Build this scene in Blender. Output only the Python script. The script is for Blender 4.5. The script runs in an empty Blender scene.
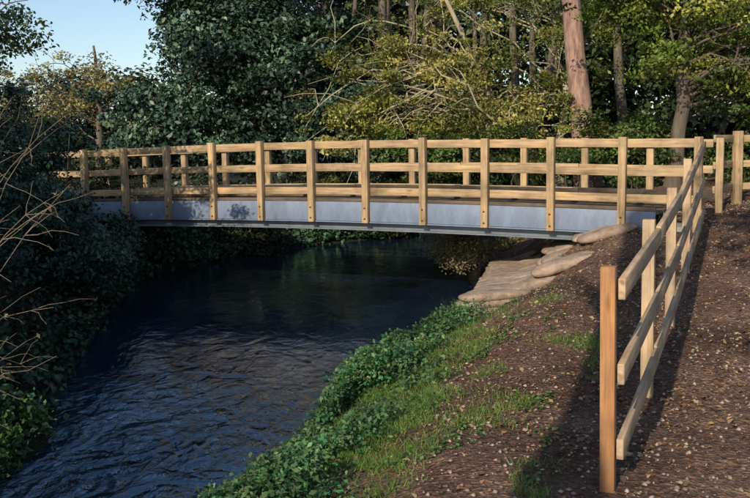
import bpy, math, numpy as np
from mathutils import Vector, Matrix
rng=np.random.default_rng(11)
scene=bpy.context.scene
D=bpy.data

# ---------------------------------------------------------------- helpers
def link(o,parent=None):
    scene.collection.objects.link(o)
    if parent is not None: o.parent=parent
    return o
def empty(name,loc=(0,0,0)):
    e=D.objects.new(name,None); e.empty_display_size=.3
    return link(e)
def mesh_np(name,v,f,mat,parent=None,col=None,bc=None,attr=None,smooth=False):
    v=np.asarray(v,dtype=np.float32); f=np.asarray(f,dtype=np.int32)
    me=D.meshes.new(name); n,k=f.shape
    me.vertices.add(len(v)); me.vertices.foreach_set('co',v.ravel())
    me.loops.add(n*k); me.loops.foreach_set('vertex_index',f.ravel())
    me.polygons.add(n); me.polygons.foreach_set('loop_start',np.arange(0,n*k,k,dtype=np.int32))
    me.update(calc_edges=True)
    if smooth: me.polygons.foreach_set('use_smooth',np.ones(n,dtype=bool))
    if col is not None:
        a=me.attributes.new('col','FLOAT_COLOR','POINT')
        c=np.ones((len(v),4),dtype=np.float32); c[:,:3]=col; a.data.foreach_set('color',c.ravel())
    if bc is not None:
        a=me.attributes.new('bc','FLOAT_VECTOR','POINT'); a.data.foreach_set('vector',np.asarray(bc,dtype=np.float32).ravel())
    if attr is not None:
        for kx,val in attr.items():
            a=me.attributes.new(kx,'FLOAT','POINT'); a.data.foreach_set('value',np.asarray(val,dtype=np.float32))
    me.materials.append(mat)
    me.validate()
    return link(D.objects.new(name,me),parent)

def hash2(i,j,s=0):
    h=np.sin(i*127.1+j*311.7+s*74.7)*43758.5453
    return h-np.floor(h)
def vnoise(x,y,s=0):
    xi=np.floor(x);yi=np.floor(y);fx=x-xi;fy=y-yi
    fx=fx*fx*(3-2*fx);fy=fy*fy*(3-2*fy)
    return (hash2(xi,yi,s)*(1-fx)+hash2(xi+1,yi,s)*fx)*(1-fy)+(hash2(xi,yi+1,s)*(1-fx)+hash2(xi+1,yi+1,s)*fx)*fy
def sstep(a,b,x):
    t=np.clip((x-a)/(b-a),0,1); return t*t*(3-2*t)

# ---------------------------------------------------------------- materials
def newmat(name):
    m=D.materials.new(name); m.use_nodes=True
    nt=m.node_tree; nt.nodes.clear()
    o=nt.nodes.new('ShaderNodeOutputMaterial')
    return m,nt,o
def N(nt,t,**kw):
    n=nt.nodes.new(t)
    for k,v in kw.items():
        if k in n.inputs: n.inputs[k].default_value=v
        else: setattr(n,k,v)
    return n
def ramp(nt,stops):
    r=nt.nodes.new('ShaderNodeValToRGB'); e=r.color_ramp.elements
    while len(e)>1: e.remove(e[-1])
    e[0].position=stops[0][0]; e[0].color=(*stops[0][1],1)
    for p,c in stops[1:]:
        x=e.new(p); x.color=(*c,1)
    return r

def mat_leaf(name,trans=.3,rough=.5):
    m,nt,o=newmat(name)
    a=N(nt,'ShaderNodeAttribute',attribute_name='col')
    p=N(nt,'ShaderNodeBsdfPrincipled',Roughness=rough); p.inputs['Specular IOR Level'].default_value=.35
    nt.links.new(a.outputs['Color'],p.inputs['Base Color'])
    if trans>0:
        t=N(nt,'ShaderNodeBsdfTranslucent'); mx=N(nt,'ShaderNodeMixShader'); mx.inputs[0].default_value=trans
        nt.links.new(a.outputs['Color'],t.inputs['Color'])
        nt.links.new(p.outputs[0],mx.inputs[1]); nt.links.new(t.outputs[0],mx.inputs[2]); nt.links.new(mx.outputs[0],o.inputs[0])
    else: nt.links.new(p.outputs[0],o.inputs[0])
    return m
LEAF=mat_leaf('leaf_mat'); DARKLEAF=mat_leaf('dark_leaf_mat',0,.45); DRY=mat_leaf('dry_leaf_mat',0,.75)

def mat_bark(name,c1,c2,sc=6):
    m,nt,o=newmat(name)
    g=N(nt,'ShaderNodeNewGeometry'); mp=N(nt,'ShaderNodeMapping'); mp.inputs['Scale'].default_value=(1,1,.25)
    n=N(nt,'ShaderNodeTexNoise',Scale=sc,Detail=8,Roughness=.7)
    r=ramp(nt,[(.3,c1),(.5,tuple((a+b)/2 for a,b in zip(c1,c2))),(.7,c2)])
    p=N(nt,'ShaderNodeBsdfPrincipled',Roughness=.9)
    b=N(nt,'ShaderNodeBump',Strength=.8,Distance=.03)
    L=nt.links.new
    L(g.outputs['Position'],mp.inputs[0]); L(mp.outputs[0],n.inputs[0]); L(n.outputs[0],r.inputs[0]); L(r.outputs[0],p.inputs['Base Color'])
    L(n.outputs[0],b.inputs['Height']); L(b.outputs[0],p.inputs['Normal']); L(p.outputs[0],o.inputs[0])
    return m
BARK=mat_bark('bark_mat',(.05,.04,.03),(.16,.13,.1))
PALEBARK=mat_bark('pale_bark_mat',(.22,.19,.11),(.42,.38,.26))
PINEBARK=mat_bark('pine_bark_mat',(.10,.06,.045),(.44,.28,.23),11)
TWIG=mat_bark('twig_mat',(.12,.09,.065),(.27,.21,.15),20)

def mat_wood(name,dark,mid,light):
    m,nt,o=newmat(name); L=nt.links.new
    a=N(nt,'ShaderNodeAttribute',attribute_name='bc')
    mp=N(nt,'ShaderNodeMapping'); mp.inputs['Scale'].default_value=(1.3,22,22)
    n=N(nt,'ShaderNodeTexNoise',Scale=1.6,Detail=6,Roughness=.65)
    L(a.outputs['Vector'],mp.inputs[0]); L(mp.outputs[0],n.inputs[0])
    mp2=N(nt,'ShaderNodeMapping'); mp2.inputs['Scale'].default_value=(.5,.5,.5)
    n2=N(nt,'ShaderNodeTexNoise',Scale=3,Detail=5,Roughness=.65)
    L(a.outputs['Vector'],mp2.inputs[0]); L(mp2.outputs[0],n2.inputs[0])
    mpk=N(nt,'ShaderNodeMapping'); mpk.inputs['Scale'].default_value=(1.7,6,6)
    vk=N(nt,'ShaderNodeTexVoronoi',Scale=1.0); L(a.outputs['Vector'],mpk.inputs[0]); L(mpk.outputs[0],vk.inputs[0])
    kr=ramp(nt,[(.05,(.3,.22,.15)),(.13,(1,1,1))]); L(vk.outputs['Distance'],kr.inputs[0])
    r=ramp(nt,[(.28,dark),(.5,mid),(.72,light)]); L(n.outputs[0],r.inputs[0])
    r2=ramp(nt,[(.3,(.42,.42,.43)),(.5,(.85,.85,.86)),(.68,(1.15,1.1,1.0))]); L(n2.outputs[0],r2.inputs[0])
    mx=N(nt,'ShaderNodeMix',data_type='RGBA',blend_type='MULTIPLY'); mx.inputs[0].default_value=1
    L(r.outputs[0],mx.inputs[6]); L(r2.outputs[0],mx.inputs[7])
    mk=N(nt,'ShaderNodeMix',data_type='RGBA',blend_type='MULTIPLY'); mk.inputs[0].default_value=.7
    L(mx.outputs[2],mk.inputs[6]); L(kr.outputs[0],mk.inputs[7])
    p=N(nt,'ShaderNodeBsdfPrincipled',Roughness=.8); b=N(nt,'ShaderNodeBump',Strength=.35,Distance=.004)
    L(mk.outputs[2],p.inputs['Base Color']); L(n.outputs[0],b.inputs['Height']); L(b.outputs[0],p.inputs['Normal']); L(p.outputs[0],o.inputs[0])
    return m
WOOD=mat_wood('softwood_mat',(.20,.13,.07),(.42,.295,.165),(.55,.41,.25))
WOODB=mat_wood('weathered_board_mat',(.07,.05,.035),(.13,.095,.065),(.19,.145,.10))
WOOD2=mat_wood('fence_wood_mat',(.24,.16,.095),(.43,.31,.20),(.55,.42,.29))
ORANGE=mat_wood('post_wood_mat',(.24,.11,.045),(.38,.19,.08),(.48,.26,.12))

def mat_metal(name,col,rough,metal=.8):
    m,nt,o=newmat(name); L=nt.links.new
    g=N(nt,'ShaderNodeNewGeometry'); n=N(nt,'ShaderNodeTexNoise',Scale=5,Detail=8,Roughness=.75)
    mp=N(nt,'ShaderNodeMapping'); mp.inputs['Scale'].default_value=(1,1,.35); L(g.outputs['Position'],mp.inputs[0]); L(mp.outputs[0],n.inputs[0])
    r=ramp(nt,[(.3,tuple(c*.65 for c in col)),(.7,tuple(c*1.1 for c in col))]); L(n.outputs[0],r.inputs[0])
    p=N(nt,'ShaderNodeBsdfPrincipled',Roughness=rough,Metallic=metal)
    L(r.outputs[0],p.inputs['Base Color']); L(p.outputs[0],o.inputs[0])
    return m
GALV=mat_metal('galvanised_mat',(.18,.23,.33),.6,.0)
BEAM=mat_metal('steel_beam_mat',(.17,.20,.24),.55,.1)
DARKM=mat_metal('bolt_mat',(.1,.1,.1),.5,.8)

# ---------------------------------------------------------------- geometry builders
class Beams:
    def __init__(s): s.v=[];s.f=[];s.bc=[];s.n=0
    def add(s,p0,p1,w,h,up=(0,0,1),side=None):
        p0=Vector(p0);p1=Vector(p1); d=(p1-p0); l=d.length; d.normalize()
        if side is not None:
            sd=Vector(side); sd=(sd-d*sd.dot(d)).normalized(); u=d.cross(sd).normalized()
        else:
            u=Vector(up); sd=d.cross(u).normalized(); u=sd.cross(d).normalized()
        ro=rng.random(3)*20
        for a,pp in ((0,p0),(l,p1)):
            for (i,j) in ((-1,-1),(1,-1),(1,1),(-1,1)):
                q=pp+sd*(i*w/2)+u*(j*h/2); s.v.append(q[:]); s.bc.append((a+ro[0],i*w/2+ro[1],j*h/2+ro[2]))
        b=s.n
        for q in ((0,3,2,1),(4,5,6,7),(0,1,5,4),(1,2,6,5),(2,3,7,6),(3,0,4,7)): s.f.append([b+k for k in q])
        s.n+=8
    def build(s,name,mat,parent=None,bev=.006):
        o=mesh_np(name,s.v,s.f,mat,parent,bc=s.bc)
        if bev:
            m=o.modifiers.new('bev','BEVEL'); m.width=bev; m.segments=2; m.limit_method='ANGLE'
        return o
class Tubes:
    def __init__(s,k=6): s.v=[];s.f=[];s.n=0;s.k=k
    def add(s,pts,rad):
        P=np.array(pts,float); R=np.array(rad,float); k=s.k; m=len(P)
        T=np.gradient(P,axis=0); T/=np.linalg.norm(T,axis=1)[:,None]+1e-9
        ref=np.array([0,0,1.]) if abs(T[0,2])<.8 else np.array([1.,0,0])
        A=np.cross(T,ref); A/=np.linalg.norm(A,axis=1)[:,None]+1e-9; B=np.cross(T,A)
        an=np.arange(k)*2*math.pi/k
        V=P[:,None,:]+R[:,None,None]*(np.cos(an)[None,:,None]*A[:,None,:]+np.sin(an)[None,:,None]*B[:,None,:])
        s.v.append(V.reshape(-1,3))
        i=np.arange(m-1)[:,None]*k; j=np.arange(k)[None,:]; j2=(j+1)%k
        F=np.stack([i+j,i+j2,i+k+j2,i+k+j],-1).reshape(-1,4)+s.n
        s.f.append(F); s.n+=m*k
    def build(s,name,mat,parent=None):
        return mesh_np(name,np.concatenate(s.v),np.concatenate(s.f),mat,parent,smooth=True)

def curve_pts(a,b,bow,n=7,jit=.0,r=rng):
    a=np.array(a,float);b=np.array(b,float); t=np.linspace(0,1,n)[:,None]
    p=a*(1-t)+b*t+np.array(bow)*(4*t*(1-t))
    if jit: 
        j=r.normal(0,jit,(n,3)); j[0]=0; j[-1]=0; p=p+j
    return p

def leaf_quads(pos,size,col,up=.6,out=None,aspect=.55,r=rng):
    n=len(pos)
    nr=r.normal(0,1,(n,3)); nr/=np.linalg.norm(nr,axis=1)[:,None]
    nr=nr*.9+np.array([0,0,up])
    if out is not None: nr+=out*.6
    nr/=np.linalg.norm(nr,axis=1)[:,None]+1e-9
    t=r.normal(0,1,(n,3)); t-=nr*(t*nr).sum(1)[:,None]; t/=np.linalg.norm(t,axis=1)[:,None]+1e-9
    b=np.cross(nr,t); L=(size*r.uniform(.6,1.35,n))[:,None] if np.isscalar(size) else (size*r.uniform(.7,1.3,n))[:,None]
    W=L*aspect
    v=np.stack([pos-t*L*.5, pos+b*W*.5+nr*W*.12-t*L*.05, pos+t*L*.5-nr*L*.12, pos-b*W*.5+nr*W*.12-t*L*.05],1).reshape(-1,3)
    f=np.arange(n*4).reshape(n,4)
    return v,f,np.repeat(col,4,axis=0)

def crown_clusters(ells,r):
    out=[];dirs=[]
    for (c,rad,n) in ells:
        d=r.normal(0,1,(n,3)); d/=np.linalg.norm(d,axis=1)[:,None]
        lump=.8+.35*np.sin(d[:,0]*5+c[0])*np.cos(d[:,2]*6+c[1])+.1*np.sin(d[:,1]*9)
        rr=(r.random(n)**.45)*lump
        out.append(np.array(c)+d*rr[:,None]*np.array(rad)); dirs.append(d)
    return np.concatenate(out),np.concatenate(dirs)
def leaves_for(cc,dirs,nper,clr,size,pal,r,bright=(.55,1.25),flat=.55,up=.6,aspect=.55):
    n=len(cc); pal=np.array(pal)
    w=r.random(n)*(len(pal)-1); i0=np.floor(w).astype(int); i0=np.minimum(i0,len(pal)-2); fr=(w-i0)[:,None]
    cb=(pal[i0]*(1-fr)+pal[i0+1]*fr)*r.uniform(*bright,n)[:,None]
    cnt=np.maximum(5,(nper*r.uniform(.4,1.6,n)).astype(int))
    idx=np.repeat(np.arange(n),cnt)
    cs=clr*r.uniform(.6,1.4,n)
    off=r.normal(0,1,(len(idx),3)); off/=np.linalg.norm(off,axis=1)[:,None]; off*=(r.random(len(idx))**.5)[:,None]*cs[idx][:,None]
    off[:,2]*=flat
    pos=cc[idx]+off
    col=cb[idx]*r.uniform(.7,1.3,(len(idx),1))*r.uniform(.92,1.08,(len(idx),3))
    return leaf_quads(pos,size,col,up=up,out=dirs[idx],aspect=aspect,r=r)

def tree(name,base,top,r0,ells,nper,clr,size,pal,nbr=30,bark=BARK,seed=0,bright=(.55,1.25),brr=.3,start=.25,mat=None,bow=.25,up=.6,k=8,flat=.55):
    r=np.random.default_rng(seed+100); e=empty(name)
    T=Tubes(k); base=np.array(base,float); top=np.array(top,float)
    n=14; tr=curve_pts(base,top,(r.normal(0,.12),r.normal(0,.12),0),n,.03,r)
    rad=r0*(1-np.linspace(0,1,n)*.75); rad[0]*=1.35
    T.add(tr,rad)
    cc,dd=crown_clusters(ells,r)
    for q in r.permutation(len(cc))[:nbr]:
        tgt=cc[q]; fr=r.uniform(start,.95)
        zz=(tgt[2]-base[2])/max(top[2]-base[2],.1); fr=np.clip(min(fr,zz*.85),.08,.95)
        i=fr*(n-1); i0=int(i); org=tr[i0]*(1-(i-i0))+tr[min(i0+1,n-1)]*(i-i0)
        L=np.linalg.norm(tgt-org)
        p=curve_pts(org,tgt,(r.normal(0,.06)*L,r.normal(0,.06)*L,bow*L*r.uniform(.1,.7)),9,.02*L,r)
        rr=r0*brr*(1-fr*.5)*r.uniform(.5,1)
        T.add(p,np.linspace(rr,.008,9))
        for s in range(3):
            a=p[r.integers(3,8)]; b=a+r.normal(0,.22*L,3)+(tgt-org)*.15
            T.add(curve_pts(a,b,(0,0,.05*L),5,.01*L,r),np.linspace(rr*.4,.005,5))
    T.build('trunk_and_limbs',bark,e)
    v,f,c=leaves_for(cc,dd,nper,clr,size,pal,r,bright,up=up,flat=flat)
    mesh_np('foliage',v,f,mat or LEAF,e,col=c)
    return e
def bush(name,ells,nper,clr,size,pal,seed=0,bright=(.5,1.25),mat=None,zfun=None,up=.6,stems=40,aspect=.55,over=.05):
    r=np.random.default_rng(seed+500)
    cc,dd=crown_clusters(ells,r)
    if zfun is not None:
        cc[:,2]=np.maximum(cc[:,2],zfun(cc[:,0],cc[:,1])+over)
        cc[:,2]=np.maximum(cc[:,2],.12)
    e=empty(name)
    v,f,c=leaves_for(cc,dd,nper,clr,size,pal,r,bright,up=up,aspect=aspect)
    mesh_np('foliage',v,f,mat or LEAF,e,col=c)
    if stems:
        T=Tubes(5)
        for q in r.permutation(len(cc))[:stems]:
            tgt=cc[q]
            bx=tgt[0]+r.normal(0,.3); by=tgt[1]+r.normal(0,.3)
            bz=float(H(np.array([bx]),np.array([by]))[0])-.05
            if bz<.05: continue
            T.add(curve_pts((bx,by,bz),tgt,(r.normal(0,.1),r.normal(0,.1),.1),7,.03,r),np.linspace(.015,.004,7))
        T.build('stems',BARK,e)
    return e

# ---------------------------------------------------------------- river & terrain
Rp=np.array([(-5.2,-14),(-3.6,-4),(-2.3,0),(-1.25,4),(-.67,6),(-.19,8.4),(.3,9.8),(1.15,11.6),(1.6,13.4),(2.1,17),(2.4,22),(6,24),(14,25)],float)
Lp=np.array([(-8.2,-14),(-6.5,-4),(-4.6,0),(-2.95,4.5),(-2.75,7),(-3.25,8.8),(-3.9,12.5),(-4.5,17),(-2.6,21.0),(.65,24.0),(5,26.5),(14,28)],float)
POLY=np.concatenate([Rp,Lp[::-1]])
def pdist(x,y,P):
    d=np.full(x.shape,1e9)
    for a,b in zip(P[:-1],P[1:]):
        ab=b-a; t=np.clip(((x-a[0])*ab[0]+(y-a[1])*ab[1])/(ab@ab),0,1)
        d=np.minimum(d,np.hypot(x-a[0]-t*ab[0],y-a[1]-t*ab[1]))
    return d
def inside(x,y,P):
    c=np.zeros(x.shape,bool); n=len(P)
    for i in range(n):
        x0,y0=P[i]; x1,y1=P[(i+1)%n]
        if y0==y1: continue
        k=((y0>y)!=(y1>y))&(x<(x1-x0)*(y-y0)/(y1-y0)+x0)
        c^=k
    return c
GY=[-14,0,4.9,6.7,8.5,10.2,12,14,20,40,300]; GZ=[.6,.42,.33,.39,.57,.84,1.14,1.25,1.35,1.5,2.0]
def H(x,y):
    x=np.asarray(x,float);y=np.asarray(y,float)
    dR=pdist(x,y,Rp); dL=pdist(x,y,Lp); ins=inside(x,y,POLY)
    left=dL<dR
    wob=(vnoise(x*1.7,y*1.7,3)-.5)*.25
    G=np.interp(y,GY,GZ)+.05*np.clip(x-4,0,10)
    wR=np.interp(y,[0,5,8,11,14],[1.5,1.4,1.9,2.3,2.4])
    zR=.04+(G-.04)*sstep(-.15,1,(dR+wob)/wR)
    zL=.02+1.25*sstep(-.1,1,(dL+wob)/1.3)
    z=np.where(left,zL,zR)
    z=z+(vnoise(x*.8,y*.8,1)-.5)*.08*sstep(0,1,np.minimum(dR,dL))+(vnoise(x*4,y*4,2)-.5)*.035+(vnoise(x*11,y*11,5)-.5)*.016
    bed=.03-.7*sstep(0,.8,np.minimum(dR,dL))
    return np.where(ins,np.minimum(bed,z*0+.03),z)
def axis(lo,hi,f0,f1,step,ex=1.35):
    c=list(np.arange(f0,f1,step)); s=step; a=f0
    while a>lo: s*=ex; a-=s; c.insert(0,a)
    s=step; a=c[-1]
    while a<hi: s*=ex; a+=s; c.append(a)
    return np.array(c)
xs=axis(-400,400,-7,9,.07); ys=axis(-60,600,1.5,26,.08)
X,Y=np.meshgrid(xs,ys); Z=H(X.ravel(),Y.ravel())
nx,ny=len(xs),len(ys)
ii=(np.arange(ny-1)[:,None]*nx+np.arange(nx-1)[None,:]).ravel()
F=np.stack([ii,ii+1,ii+nx+1,ii+nx],1)
xr,yr=X.ravel(),Y.ravel()
dR=pdist(xr,yr,Rp);dL=pdist(xr,yr,Lp)
def grassmask(x,y):
    d=pdist(x,y,Rp); ff=1.3+.4257*(y-4.93)
    g=(1-sstep(.45,1.35,d+(vnoise(x*1.3,y*1.3,9)-.5)*1.1))*(pdist(x,y,Lp)>d)*(1-sstep(9.6,11.0,y))
    g=np.clip(g*(.5+.5*sstep(.3,.6,vnoise(x*3.1,y*3.1,19)))+.45*sstep(.55,.75,vnoise(x*2.1,y*2.1,14))*(x<ff-.3)*(y<10.2),0,1)
    return np.where(y>20,.3,g)
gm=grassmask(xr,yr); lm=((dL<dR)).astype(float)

gm_m,nt,o=newmat('ground_mat'); L=nt.links.new
g=N(nt,'ShaderNodeNewGeometry')
n1=N(nt,'ShaderNodeTexNoise',Scale=1.1,Detail=6,Roughness=.6); n2=N(nt,'ShaderNodeTexNoise',Scale=26,Detail=6,Roughness=.75)
v1=N(nt,'ShaderNodeTexVoronoi',Scale=34)
for q in (n1,n2,v1): L(g.outputs['Position'],q.inputs['Vector'])
r1=ramp(nt,[(.3,(.095,.062,.048)),(.5,(.19,.125,.095)),(.7,(.31,.22,.17))]); L(n1.outputs[0],r1.inputs[0])
r2=ramp(nt,[(.25,(.28,.27,.27)),(.5,(.85,.8,.8)),(.72,(1.6,1.5,1.4))]); L(n2.outputs[0],r2.inputs[0])
m1=N(nt,'ShaderNodeMix',data_type='RGBA',blend_type='MULTIPLY'); m1.inputs[0].default_value=1; L(r1.outputs[0],m1.inputs[6]); L(r2.outputs[0],m1.inputs[7])
sp=N(nt,'ShaderNodeSeparateColor'); L(v1.outputs['Color'],sp.inputs[0])
r3=ramp(nt,[(0,(.45,.42,.42)),(.5,(.85,.8,.78)),(.88,(1.2,1.1,1)),(1,(2.0,1.8,1.5))]); L(sp.outputs[0],r3.inputs[0])
m2=N(nt,'ShaderNodeMix',data_type='RGBA',blend_type='MULTIPLY'); m2.inputs[0].default_value=.8; L(m1.outputs[2],m2.inputs[6]); L(r3.outputs[0],m2.inputs[7])
ga=N(nt,'ShaderNodeAttribute',attribute_name='grass')
rg=ramp(nt,[(.3,(.035,.045,.018)),(.7,(.10,.115,.04))]); L(n2.outputs[0],rg.inputs[0])
m3=N(nt,'ShaderNodeMix',data_type='RGBA'); gmul=N(nt,'ShaderNodeMath',operation='MULTIPLY'); gmul.inputs[1].default_value=.55
L(ga.outputs['Fac'],gmul.inputs[0]); L(gmul.outputs[0],m3.inputs[0]); L(m2.outputs[2],m3.inputs[6]); L(rg.outputs[0],m3.inputs[7])
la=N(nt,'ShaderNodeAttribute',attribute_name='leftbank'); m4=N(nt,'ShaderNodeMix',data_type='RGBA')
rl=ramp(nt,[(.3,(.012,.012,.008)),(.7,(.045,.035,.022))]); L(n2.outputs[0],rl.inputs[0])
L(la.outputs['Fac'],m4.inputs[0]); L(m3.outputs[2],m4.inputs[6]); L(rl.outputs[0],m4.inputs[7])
p=N(nt,'ShaderNodeBsdfPrincipled',Roughness=.95); p.inputs['Specular IOR Level'].default_value=.2
ad=N(nt,'ShaderNodeMath',operation='ADD'); L(n2.outputs[0],ad.inputs[0]); L(v1.outputs['Distance'],ad.inputs[1])
b=N(nt,'ShaderNodeBump',Strength=1,Distance=.035); L(ad.outputs[0],b.inputs['Height']); L(b.outputs[0],p.inputs['Normal'])
L(m4.outputs[2],p.inputs['Base Color']); L(p.outputs[0],o.inputs[0])
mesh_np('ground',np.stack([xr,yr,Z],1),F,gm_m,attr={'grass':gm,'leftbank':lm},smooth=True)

# water
wm,nt,o=newmat('water_mat'); L=nt.links.new
g=N(nt,'ShaderNodeNewGeometry'); mp=N(nt,'ShaderNodeMapping'); mp.inputs['Rotation'].default_value=(0,0,.5); mp.inputs['Scale'].default_value=(1.0,.6,1)
L(g.outputs['Position'],mp.inputs[0])
a1=N(nt,'ShaderNodeTexNoise',Scale=2.6,Detail=2,Roughness=.5,Distortion=.9); a2=N(nt,'ShaderNodeTexNoise',Scale=9,Detail=4,Roughness=.6,Distortion=.7)
a3=N(nt,'ShaderNodeTexNoise',Scale=.7,Detail=2)
L(mp.outputs[0],a1.inputs[0]); L(mp.outputs[0],a2.inputs[0]); L(mp.outputs[0],a3.inputs[0])
mm=N(nt,'ShaderNodeMath',operation='MULTIPLY_ADD'); mm.inputs[1].default_value=.34; L(a2.outputs[0],mm.inputs[0]); L(a1.outputs[0],mm.inputs[2])
sx=N(nt,'ShaderNodeSeparateXYZ'); L(g.outputs['Position'],sx.inputs[0])
mr=N(nt,'ShaderNodeMapRange'); mr.inputs[1].default_value=6.5; mr.inputs[2].default_value=11.5; mr.inputs[3].default_value=1.0; mr.inputs[4].default_value=.14
L(sx.outputs['Y'],mr.inputs[0])
ar=N(nt,'ShaderNodeMapRange'); ar.inputs[1].default_value=.35; ar.inputs[2].default_value=.65; ar.inputs[3].default_value=.4; ar.inputs[4].default_value=1.0; L(a3.outputs[0],ar.inputs[0])
am=N(nt,'ShaderNodeMath',operation='MULTIPLY'); L(mr.outputs[0],am.inputs[0]); L(ar.outputs[0],am.inputs[1]); am.use_clamp=True
b=N(nt,'ShaderNodeBump',Distance=.15); L(mm.outputs[0],b.inputs['Height']); L(am.outputs[0],b.inputs['Strength'])
p=N(nt,'ShaderNodeBsdfPrincipled',Roughness=.02,IOR=2.5); p.inputs['Base Color'].default_value=(.006,.014,.034,1); p.inputs['Specular Tint'].default_value=(.55,.80,1,1)  # blue base and specular tint paint in extra sky reflection
L(b.outputs[0],p.inputs['Normal']); L(p.outputs[0],o.inputs[0])
mesh_np('river_water',[(-16,-16,0),(15,-16,0),(15,30,0),(-16,30,0)],[(0,1,2,3)],wm)

# ---------------------------------------------------------------- footbridge
bd=Vector((-.887,.462,0)); bn=Vector((.462,.887,0)); P0=Vector((3.43,12.45,0))
def camber(i): 
    t=(i-5)/5.5; return .09*max(0,1-t*t)
def BP(i,off,z): 
    q=P0+bd*i+bn*off; return (q.x,q.y,z+camber(i))
W=1.55
bridge=empty('footbridge')
B=Beams(); RL=Beams(); PL=Beams(); ST=Beams(); DK=Beams()
for i in range(-1,12):
    if i<=10: B.add(BP(i,-.03,1.06 if i>=0 else .95),BP(i+rng.normal(0,.006),-.03,2.39+rng.normal(0,.008)),.105,.105,side=bd)
    B.add(BP(i-.08,W+.03,1.06 if i>=0 else .95),BP(i-.08+rng.normal(0,.006),W+.03,2.39),.105,.105,side=bd)
for off,sg in ((.045,1),(W-.045,-1)):
    for (zc,hh) in ((2.305,.12),(1.93,.115),(1.56,.115)):
        for a in range(-1,11,2):
            e=min(a+2,11)
            zz=zc+rng.normal(0,.006)
            for s in range(a,e):
                RL.add(BP(s+(0.004 if s==a else 0),off,zz),BP(s+1-(.004 if s+1==e else 0),off,zz),.042,hh)
for i in range(-1,11):
    a=max(i,-.45); e=min(i+1,10.9)
    for off in (.012,W-.012):
        PL.add(BP(a+.0015,off,1.235),BP(e-.0015,off,1.235),.012,.31)
        DK.add(BP(a,off+(.03 if off<1 else -.03),1.42),BP(e,off+(.03 if off<1 else -.03),1.42),.06,.05)
    for off in (.12,W-.12):
        ST.add(BP(a,off,1.07),BP(e,off,1.07),.012,.24)
        ST.add(BP(a,off,.945),BP(e,off,.945),.20,.018)
        ST.add(BP(a,off,1.195),BP(e,off,1.195),.16,.014)
    PL.add(BP(a,.0,1.066),BP(e,.0,1.066),.035,.018)
i=-.45
while i<10.9:
    c0=BP(i+.07,0.03,1.36); c1=BP(i+.07,W-.03,1.36)
    DK.add(c0,c1,.135,.04); i+=.145
B.build('posts',WOOD,bridge); RL.build('rails',WOOD,bridge); PL.build('fascia_plates',GALV,bridge,.002)
ST.build('steel_beams',BEAM,bridge,.002); DK.build('deck_boards',WOODB,bridge,.004)
T=Tubes(6)
for i in range(0,11):
    for zz in (1.13,1.30):
        a=Vector(BP(i,-.083,zz)); T.add([a,a-bn*.006,a-bn*.012,a-bn*.013],[.016,.016,.013,.001])
T.build('bolts',DARKM,bridge)
CM=Beams()
for i in np.arange(0,10.6,1.0): CM.add(BP(i+.5,.2,1.12),BP(i+.5,W-.2,1.12),.08,.1)
CM.build('cross_members',BEAM,bridge,.002)
AB=Beams()
AB.add(BP(-.62,-.05,.75),BP(-.62,W+.05,.75),.42,.9); AB.add(BP(11.0,-.05,.7),BP(11.0,W+.05,.7),.5,.9)
conc=mat_bark('concrete_mat',(.14,.13,.12),(.28,.26,.24),5)
AB.build('abutments',conc,bridge,.01)

# ---------------------------------------------------------------- ramp fence
fence=empty('timber_fence')
fd=Vector((.4257,1,0)).normalized(); fnr=Vector((fd.y,-fd.x,0))
fy=[4.93,6.70,8.46,10.23]; tops=[1.64,1.75,1.90,2.14,2.40]
pts=[Vector((1.3+.4257*(y-4.93),y,0)) for y in fy]+[Vector((P0-bd)[:])]
FP=Beams(); FO=Beams(); FR=Beams()
for k,q in enumerate(pts[:4]):
    z0=float(H(np.array([q.x]),np.array([q.y]))[0])-.3
    (FO if k==0 else FP).add((q.x,q.y,z0),(q.x+rng.normal(0,.006),q.y,tops[k]),.09 if k else .082,.09 if k else .082,side=fd)
offs=[.12,.60,1.02]
for oo in offs:
    for k in range(4):
        a=pts[k]+fnr*.066; c=pts[k+1]+fnr*.066
        if k==0: a=a-fd*.03
        j=rng.normal(0,.006)
        FR.add((a.x,a.y,tops[k]-oo+j),(c.x-fd.x*.003,c.y-fd.y*.003,tops[k+1]-oo+j),.04,.12)
FP.build('posts',WOOD2,fence); FO.build('end_post',ORANGE,fence); FR.build('rails',WOOD2,fence)
f2=empty('timber_fence')
q0=Vector(BP(-1.08,W+.03,0)); A=Vector((q0.x,q0.y,0)); Bv=Vector((5.8,14.4,0))
FP=Beams(); FR=Beams()
dirv=Vector((.97,.24,0)).normalized()
P=[A,Bv]+[Bv+dirv*1.7*k for k in range(1,5)]
for k,q in enumerate(P):
    z0=float(H(np.array([q.x]),np.array([q.y]))[0])
    if k: FP.add((q.x,q.y,z0-.3),(q.x,q.y,2.50),.12,.12,side=dirv)
for k in range(len(P)-1):
    d=(P[k+1]-P[k]).normalized(); nn=Vector((-d.y,d.x,0))*.08
    for zz in (2.38,1.98,1.62):
        FR.add((P[k]+nn+Vector((0,0,zz)))[:],(P[k+1]+nn+Vector((0,0,zz)))[:],.04,.11)
FP.build('posts',WOOD,f2); FR.build('rails',WOOD,f2)

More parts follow.
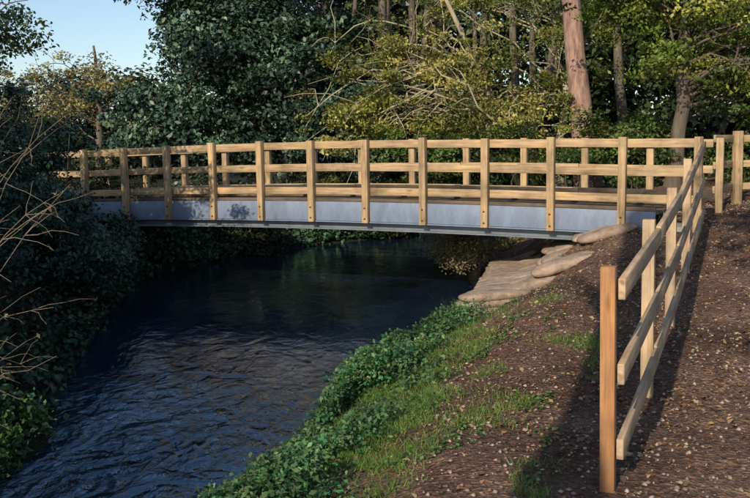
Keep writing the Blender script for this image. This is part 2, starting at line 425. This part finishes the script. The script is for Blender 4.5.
# ---------------------------------------------------------------- sandbags
def bag(cx,cy,cz,l,w,h,ang,tilt,r):
    nu,nv=16,9; V=[];Fc=[]
    s1,s2,s3=r.random(3)*6
    for a in range(nv):
        ph=-math.pi/2+math.pi*a/(nv-1)
        for c in range(nu):
            th=2*math.pi*c/nu
            def sp(v,e): return math.copysign(abs(v)**e,v)
            x=sp(math.cos(ph),.5)*sp(math.cos(th),.4)*l/2; y=sp(math.cos(ph),.5)*sp(math.sin(th),.5)*w/2; z=sp(math.sin(ph),.9)*h/2
            z*=1+.07*math.sin(x*7+s2)+.06*math.sin(y*12+s3)
            V.append((x,y,z))
    V=np.array(V); ca,sa=math.cos(ang),math.sin(ang)
    V[:,2]+=V[:,0]*math.tan(tilt)
    V=np.stack([V[:,0]*ca-V[:,1]*sa+cx,V[:,0]*sa+V[:,1]*ca+cy,V[:,2]+cz],1)
    for a in range(nv-1):
        for c in range(nu): Fc.append((a*nu+c,a*nu+(c+1)%nu,(a+1)*nu+(c+1)%nu,(a+1)*nu+c))
    return V,np.array(Fc)
r=np.random.default_rng(5); VV=[];FF=[];CC=[];n0=0
def edgeX(y): return np.interp(y,Rp[:,1][:11],Rp[:,0][:11])
def addbag(*a):
    global n0
    V,Fc=bag(*a,r); VV.append(V);FF.append(Fc+n0);n0+=len(V); c=np.array([.40,.31,.245])*r.uniform(.82,1.1); CC.append(np.tile(c,(len(V),1)))
for ri,yy in enumerate(np.arange(11.2,14.6,.235)):
    x0=float(edgeX(yy))-.04; sh=r.uniform(-.08,.08)
    for k in range(6):
        addbag(x0+.34+.05*k+r.normal(0,.012),yy+r.normal(0,.012),.02+.088*k,.95,.30,.125,r.normal(.22,.03),.04)
    xx=x0+.95+sh
    lim=x0+np.interp(yy,[11.2,11.8,12.5],[1.55,2.1,2.35])
    while xx<lim:
        hz=float(np.interp(yy,GY,GZ)); dd_=xx-x0
        z=.50+(hz-.44)*float(sstep(.75,2.3,dd_))
        addbag(xx+r.normal(0,.02),yy+.18*(xx-x0),z+r.normal(0,.008),.85,.29,.14,r.normal(.2,.03),.24+r.normal(0,.03)); xx+=.52
sb,nt,o=newmat('hessian_mat'); L=nt.links.new
a=N(nt,'ShaderNodeAttribute',attribute_name='col'); g=N(nt,'ShaderNodeNewGeometry'); n=N(nt,'ShaderNodeTexNoise',Scale=7,Detail=9,Roughness=.78); L(g.outputs['Position'],n.inputs[0])
rr=ramp(nt,[(.3,(.38,.36,.33)),(.62,(1.12,1.08,1.05))]); L(n.outputs[0],rr.inputs[0])
mx=N(nt,'ShaderNodeMix',data_type='RGBA',blend_type='MULTIPLY'); mx.inputs[0].default_value=1; L(a.outputs['Color'],mx.inputs[6]); L(rr.outputs[0],mx.inputs[7])
p=N(nt,'ShaderNodeBsdfPrincipled',Roughness=.95); b=N(nt,'ShaderNodeBump',Strength=.8,Distance=.03); L(n.outputs[0],b.inputs['Height']); L(b.outputs[0],p.inputs['Normal'])
L(mx.outputs[2],p.inputs['Base Color']); L(p.outputs[0],o.inputs[0])
mesh_np('sandbag_revetment',np.concatenate(VV),np.concatenate(FF),sb,col=np.concatenate(CC),smooth=True)

# ---------------------------------------------------------------- vegetation
DKG=[(.020,.044,.032),(.036,.072,.047),(.06,.105,.058)]
YG=[(.12,.15,.03),(.25,.26,.05),(.42,.38,.12)]
GR=[(.05,.10,.02),(.14,.20,.03),(.30,.31,.06)]
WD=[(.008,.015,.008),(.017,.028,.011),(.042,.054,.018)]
tree('evergreen_oak_tree',(-3.2,25.5,1.2),(-3.0,25.5,8),.35,[((-3.4,25,5.2),(3.9,2.4,3.9),320),((-1.0,24.6,3.6),(2.6,1.8,2.6),110),((-5.4,24.5,3.2),(1.9,1.5,1.7),70)],170,.62,.14,DKG,nbr=30,seed=1,bright=(.4,1.8),mat=DARKLEAF)
wl=empty('background_woodland')
r=np.random.default_rng(77)
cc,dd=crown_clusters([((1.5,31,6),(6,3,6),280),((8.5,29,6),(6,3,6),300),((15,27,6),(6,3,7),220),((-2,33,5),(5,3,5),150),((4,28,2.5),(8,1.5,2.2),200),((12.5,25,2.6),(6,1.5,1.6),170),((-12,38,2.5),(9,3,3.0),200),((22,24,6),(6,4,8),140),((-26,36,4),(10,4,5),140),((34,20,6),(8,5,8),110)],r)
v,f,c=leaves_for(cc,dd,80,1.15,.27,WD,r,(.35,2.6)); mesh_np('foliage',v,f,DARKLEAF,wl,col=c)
T=Tubes(7)
for q in range(26):
    x=r.uniform(-3,18); y=r.uniform(25.5,29); T.add(curve_pts((x,y,1),(x+r.normal(0,.8),y,11),(r.normal(0,.3),0,0),8,.05,r),np.linspace(r.uniform(.08,.2),.04,8))
T.build('trunks',BARK,wl)
tree('birch_tree',(-10,33,1.3),(-10,33,6.2),.16,[((-10.2,33,4.6),(2.6,1.8,1.7),90),((-13,34,4.2),(2.5,1.8,1.6),60)],70,.5,.13,[(.2,.2,.09),(.34,.30,.13)],nbr=24,seed=3)
tree('sallow_tree',(3.6,21.5,1.2),(1.4,21.3,6.5),.13,[((1.2,21.2,4.4),(3.2,1.3,1.9),92),((-.5,21,3.0),(1.9,1,.9),42),((3.6,21.2,3.2),(2.2,1.1,1.2),65),((1.5,20.8,2.8),(2.6,1,.6),48)],95,.42,.085,YG,nbr=70,bark=PALEBARK,seed=4,brr=.4,start=.05,bow=.45,bright=(.3,1.4),flat=.4)
tree('sallow_tree',(4.6,22.5,1.2),(5.2,22.5,7),.12,[((4.6,22.3,5.3),(2.2,1.2,1.6),65),((2.5,22.8,6.0),(2.4,1.2,.8),36)],80,.45,.085,[(.09,.14,.03),(.25,.28,.06)],nbr=30,bark=PALEBARK,seed=5,brr=.4,flat=.4,bright=(.35,1.3))
tree('pine_tree',(4.95,20.6,1.2),(3.2,21,15),.27,[((3.2,21,14),(2.6,2.6,2.2),110)],90,.5,.14,DKG,nbr=18,bark=PINEBARK,seed=6,brr=.2,start=.8,k=14,mat=DARKLEAF)
tree('oak_tree',(6.15,18.6,1.25),(6.5,18.6,9.5),.17,[((6.6,18.4,5.0),(2.5,1.6,2.2),150),((5.0,18.2,5.6),(1.3,1.2,1.2),50),((8.0,17.8,4.0),(1.6,1.3,1.6),60),((7,18.5,8),(2.8,2.2,1.8),60)],100,.42,.09,GR,nbr=50,seed=7,bright=(.3,1.6),brr=.35,flat=.4)
bush('hazel_shrub',[((5.2,19.0,2.2),(2.2,.9,1.0),110),((2.0,19.8,2.1),(2.2,.8,1.1),100),((8.6,18.0,2.3),(2.4,1,1.3),120)],110,.36,.085,[(.025,.05,.013),(.06,.11,.025),(.16,.19,.045)],seed=8,zfun=H,bright=(.3,1.5))
bush('bramble_thicket',[((-4.0,20.6,.9),(1.9,1.4,.9),110),((-1.2,23.2,1.0),(2.2,1.2,1.0),110),((1.8,25.4,1.0),(2.4,1,1.0),90),((-5.8,18.4,1.3),(1.3,1.2,1.1),90),((-3.1,20.6,.3),(1.4,1.1,.35),60),((-.2,23.4,.3),(1.6,.7,.35),60)],110,.34,.085,[(.02,.042,.018),(.045,.075,.03),(.10,.09,.035)],seed=9,zfun=H,stems=0)
bush('riverside_shrub',[((2.5,18.3,.7),(.8,2.0,.7),90),((1.65,16.4,.6),(.85,1.1,.55),110),((1.45,15.2,.6),(.45,.7,.45),45)],110,.24,.05,[(.18,.14,.08),(.32,.25,.15),(.14,.17,.05)],seed=10,zfun=H,stems=90)
bush('holly_bush',[((-5.4,11.6,2.0),(1.9,2.2,1.5),250),((-4.8,9.0,1.3),(1.3,1.7,1.1),170),((-4.1,12.6,.9),(.7,1.3,.7),90),((-6.5,14.5,2.3),(1.8,1.8,1.7),120),((-4.8,7.0,1.0),(1.3,1.0,.9),90),((-4.6,15.5,.8),(.6,1.6,.6),70)],140,.28,.065,[(.012,.03,.024),(.025,.055,.042),(.045,.08,.055)],seed=11,zfun=H,stems=30,bright=(.4,1.6),mat=DARKLEAF)
tree('alder_tree',(-6.2,12.5,1.2),(-5.6,12.5,7.0),.14,[((-5.7,12.3,4.4),(1.4,1.3,1.7),60),((-5.9,12,3.6),(1.5,1.2,1.0),40)],90,.3,.07,[(.03,.06,.03),(.07,.11,.035)],nbr=40,seed=12)
tree('unseen_shade_tree',(-8.2,.5,1.2),(-8.0,.5,9),.22,[((-8,.8,6.8),(3.0,3.2,2.4),170)],60,.55,.2,GR,nbr=24,seed=13)  # out of view, added to shade the left bank and its bush
tree('unseen_shade_tree',(-11,5,1.2),(-11,5,9.5),.22,[((-10.6,5.5,6.6),(2.4,3.2,2.6),130)],60,.55,.2,GR,nbr=24,seed=14)  # second unseen tree, added to extend the left-bank shade
tree('unseen_shade_tree',(3.2,-2.5,.4),(1.6,-.2,7.4),.15,[((.75,1.2,7.3),(1.6,1.7,.7),44)],70,.42,.15,GR,nbr=28,seed=15,start=.5)  # unseen, added so its crown throws shade on the path
e=empty('unseen_shadow_trunk'); T=Tubes(10); r=np.random.default_rng(3)  # unseen leaning trunk, added to cast the shadow band beside the fence
T.add(curve_pts((-1.5,-1.6,.2),(-3.0,-1.7,9.6),(.05,0,0),12,.02,r),np.linspace(.27,.25,12))
for q in range(12):
    a=(-2.65,-1.65,r.uniform(6.4,8.6)); b=np.array(a)+np.array([r.normal(0,.5),r.normal(0,.4),r.uniform(.1,.9)])
    T.add(curve_pts(a,b,(0,0,.1),6,.03,r),np.linspace(.07,.02,6))
T.build('trunk_and_limbs',BARK,e)

e=empty('bare_shrub'); T=Tubes(5); r=np.random.default_rng(21); lp=[]
for q in range(46):
    a=np.array([-2.85+r.normal(0,.18),4.9+r.normal(0,.3),.45]); b=a+np.array([r.uniform(.15,1.0),r.normal(0,.35),r.uniform(.3,2.4)])
    pth=curve_pts(a,b,(-.1,0,r.uniform(.05,.3)),10,.012,r); T.add(pth,np.linspace(r.uniform(.004,.007),.0015,10))
    for s in range(7):
        i=r.integers(3,9); c=pth[i]; d=c+np.array([r.uniform(-.1,.35),r.normal(0,.12),r.uniform(-.15,.3)])
        T.add(curve_pts(c,d,(0,0,.02),5,.006,r),np.linspace(.0025,.001,5))
        if r.random()<.3: lp.append(d)
T.build('twigs',TWIG,e)
lp=np.array(lp); v,f,c=leaf_quads(lp,.045,np.tile([[.20,.15,.08]],(len(lp),1))*r.uniform(.5,1.3,(len(lp),1)),up=0,r=r); mesh_np('leaves',v,f,DRY,e,col=c)

# ivy over the left and far bank
r=np.random.default_rng(61)
n=60000; xx=r.uniform(-7.5,9,n); yy=r.uniform(3,30,n); dl=pdist(xx,yy,Lp); k=(~inside(xx,yy,POLY)|(dl<.12))&(dl<pdist(xx,yy,Rp))&(dl<2.3*r.random(n)**.8); xx,yy=xx[k],yy[k]; n=len(xx)
zz=np.maximum(H(xx,yy),.02)+r.uniform(.0,.18,n)*(.4+vnoise(xx*2,yy*2,3)); pos=np.stack([xx,yy,zz],1); idx=np.repeat(np.arange(n),5); pos=pos[idx]+r.normal(0,.06,(len(idx),3))
b0=np.array([.02,.045,.022])*(.5+1.2*vnoise(xx*1.5,yy*1.5,6))[:,None]*np.where(yy>17,1.7,1)[:,None]
szs=np.where(yy>17,.10,.07)[idx]
v,f,c=leaf_quads(pos,szs,b0[idx]*r.uniform(.5,1.6,(len(idx),1)),up=.7,aspect=.8,r=r); mesh_np('ivy',v,f,DARKLEAF,col=c)
# nettles along right bank
r=np.random.default_rng(31)
n=9500; yy=r.uniform(4.2,10.8,n); t=np.abs(r.normal(0,.30,n))-.1; xx=edgeX(yy)+t
keep=(vnoise(xx*2.2,yy*2.2,4)>.38)|(t<.05); xx,yy=xx[keep],yy[keep]
hh=r.uniform(.01,.22,len(xx))*(.4+1.1*vnoise(xx*2,yy*2,8)); zz=H(xx,yy)+hh
pos=np.stack([xx,yy,zz],1); idx=np.repeat(np.arange(len(pos)),6); pos=pos[idx]+r.normal(0,.032,(len(idx),3))
base=np.array([.07,.17,.065])*(.6+.8*vnoise(xx*3,yy*3,6))[:,None]; base[:,0]*=r.uniform(.6,1.7,len(xx))
v,f,c=leaf_quads(pos,.043,base[idx]*r.uniform(.6,1.4,(len(idx),1)),up=.9,r=r); mesh_np('nettle_patch',v,f,LEAF,col=c)
n=700; yy=r.uniform(5.2,7.2,n); xx=np.interp(yy,Lp[:,1][:8],Lp[:,0][:8])-np.abs(r.normal(0,.2,n))+.1; zz=np.maximum(H(xx,yy),.0)+r.uniform(0,.25,n)
k=vnoise(xx*2.5,yy*2.5,41)>.45; pos=np.stack([xx,yy,zz],1)[k]; idx=np.repeat(np.arange(len(pos)),5); pos=pos[idx]+r.normal(0,.035,(len(idx),3))
v,f,c=leaf_quads(pos,.05,np.tile([[.07,.14,.035]],(len(idx),1))*r.uniform(.5,1.3,(len(idx),1)),up=.6,r=r); mesh_np('waterside_plants',v,f,LEAF,col=c)
# grass
n=150000; yy=r.uniform(3.4,11.2,n); xx=edgeX(yy)+r.uniform(0,2.4,n); k=(r.random(n)<grassmask(xx,yy)*(.1+.9*sstep(.25,.7,vnoise(xx*4,yy*4,12)))); xx,yy=xx[k],yy[k]; n=len(xx)
zz=H(xx,yy); a=r.uniform(0,6.28,n); ht=r.uniform(.015,.07,n); w=.0035; le=r.normal(0,.035,(n,2))
p0=np.stack([xx-np.cos(a)*w,yy-np.sin(a)*w,zz-.005],1); p1=np.stack([xx+np.cos(a)*w,yy+np.sin(a)*w,zz-.005],1); p2=np.stack([xx+le[:,0],yy+le[:,1],zz+ht],1)
col=np.array([.115,.225,.05])*r.uniform(.6,1.4,(n,1))*np.stack([r.uniform(.7,1.7,n),np.ones(n),np.ones(n)],1)
mesh_np('grass',np.stack([p0,p1,p2],1).reshape(-1,3),np.arange(n*3).reshape(n,3),LEAF,col=np.repeat(col,3,axis=0))
# low broadleaf weeds scattered in the grass
n=1800; yy=r.uniform(3.6,10.5,n); xx=edgeX(yy)+.2+r.uniform(0,1.7,n); k=vnoise(xx*3.3,yy*3.3,27)>.62; xx,yy=xx[k],yy[k]
pos=np.stack([xx,yy,H(xx,yy)+.02],1); idx=np.repeat(np.arange(len(pos)),7); pos=pos[idx]+r.normal(0,.028,(len(idx),3))*np.array([1,1,.4])
v,f,c=leaf_quads(pos,.032,np.array([[.09,.18,.05]])*r.uniform(.6,1.5,(len(idx),1)),up=1.6,aspect=.7,r=r); mesh_np('weeds',v,f,LEAF,col=c)
# leaf litter (drifts, so the density varies)
n=56000; yy=3+14*r.random(n)**1.3; xx=r.uniform(-1,9,n); k=(xx>edgeX(yy)+.25)&(r.random(n)<.2+1.1*sstep(.3,.8,vnoise(xx*1.4,yy*1.4,33))); xx,yy=xx[k],yy[k]; zz=H(xx,yy)+r.uniform(.004,.018,len(xx))
pal=np.array([(.26,.15,.08),(.15,.09,.055),(.42,.31,.19),(.08,.055,.042),(.33,.20,.08)]); cl=pal[r.integers(0,5,len(xx))]*r.uniform(.5,1.15,(len(xx),1))
szs=r.choice([.022,.032,.052],len(xx),p=[.5,.36,.14])
v,f,c=leaf_quads(np.stack([xx,yy,zz],1),szs,cl,up=1.7,aspect=.7,r=r); mesh_np('leaf_litter',v,f,DRY,col=c)
# gravel
n=22000; yy=3+12*r.random(n)**1.3; xx=r.uniform(.2,8,n); k=(xx>edgeX(yy)+.9); xx,yy=xx[k],yy[k]; n=len(xx); zz=H(xx,yy)
o8=np.array([(1,0,0),(0,1,0),(-1,0,0),(0,-1,0),(0,0,.7),(0,0,-.5)],float)
sz=.004+.020*r.random(n)**3; V=np.stack([xx,yy,zz+sz*.3],1)[:,None,:]+o8[None]*sz[:,None,None]*r.uniform(.6,1.3,(n,6,1))
of=np.array([(0,1,4),(1,2,4),(2,3,4),(3,0,4),(1,0,5),(2,1,5),(3,2,5),(0,3,5)])
Fg=(np.arange(n)[:,None,None]*6+of[None]).reshape(-1,3)
cg=np.array([.24,.185,.15])*r.uniform(.3,1.6,(n,1)); mesh_np('gravel',V.reshape(-1,3),Fg,DRY,col=np.repeat(cg,6,axis=0))

# ---------------------------------------------------------------- light
el=math.radians(28); az=Vector((-.43,-.903)).normalized()
ts=Vector((az.x*math.cos(el),az.y*math.cos(el),math.sin(el)))
sl=D.lights.new('sun','SUN'); sl.energy=5.0; sl.angle=math.radians(.5); sl.color=(1,.86,.66)
so=link(D.objects.new('sun',sl)); so.rotation_euler=(-ts).to_track_quat('-Z','Y').to_euler(); so.location=(0,-10,30)
w=D.worlds.new('World'); scene.world=w; w.use_nodes=True; nt=w.node_tree
bg=nt.nodes['Background']; sk=nt.nodes.new('ShaderNodeTexSky'); sk.sky_type='NISHITA'; sk.sun_disc=False; sk.sun_elevation=el; sk.sun_rotation=math.atan2(az.x,az.y)%(2*math.pi); sk.dust_density=.8; sk.air_density=1.0; sk.ozone_density=1.5
nt.links.new(sk.outputs[0],bg.inputs[0]); bg.inputs[1].default_value=.15

cam=D.cameras.new('camera'); cam.sensor_width=36; cam.lens=43.2; cam.clip_end=2000
co=link(D.objects.new('camera',cam))
co.matrix_world=Matrix.Translation((0,0,2.3))@Matrix.Rotation(math.radians(90-6.28),4,'X')@Matrix.Rotation(math.radians(-1.0),4,'Z')
scene.camera=co
scene.view_settings.view_transform='Standard'; scene.view_settings.look='None'; scene.view_settings.exposure=0
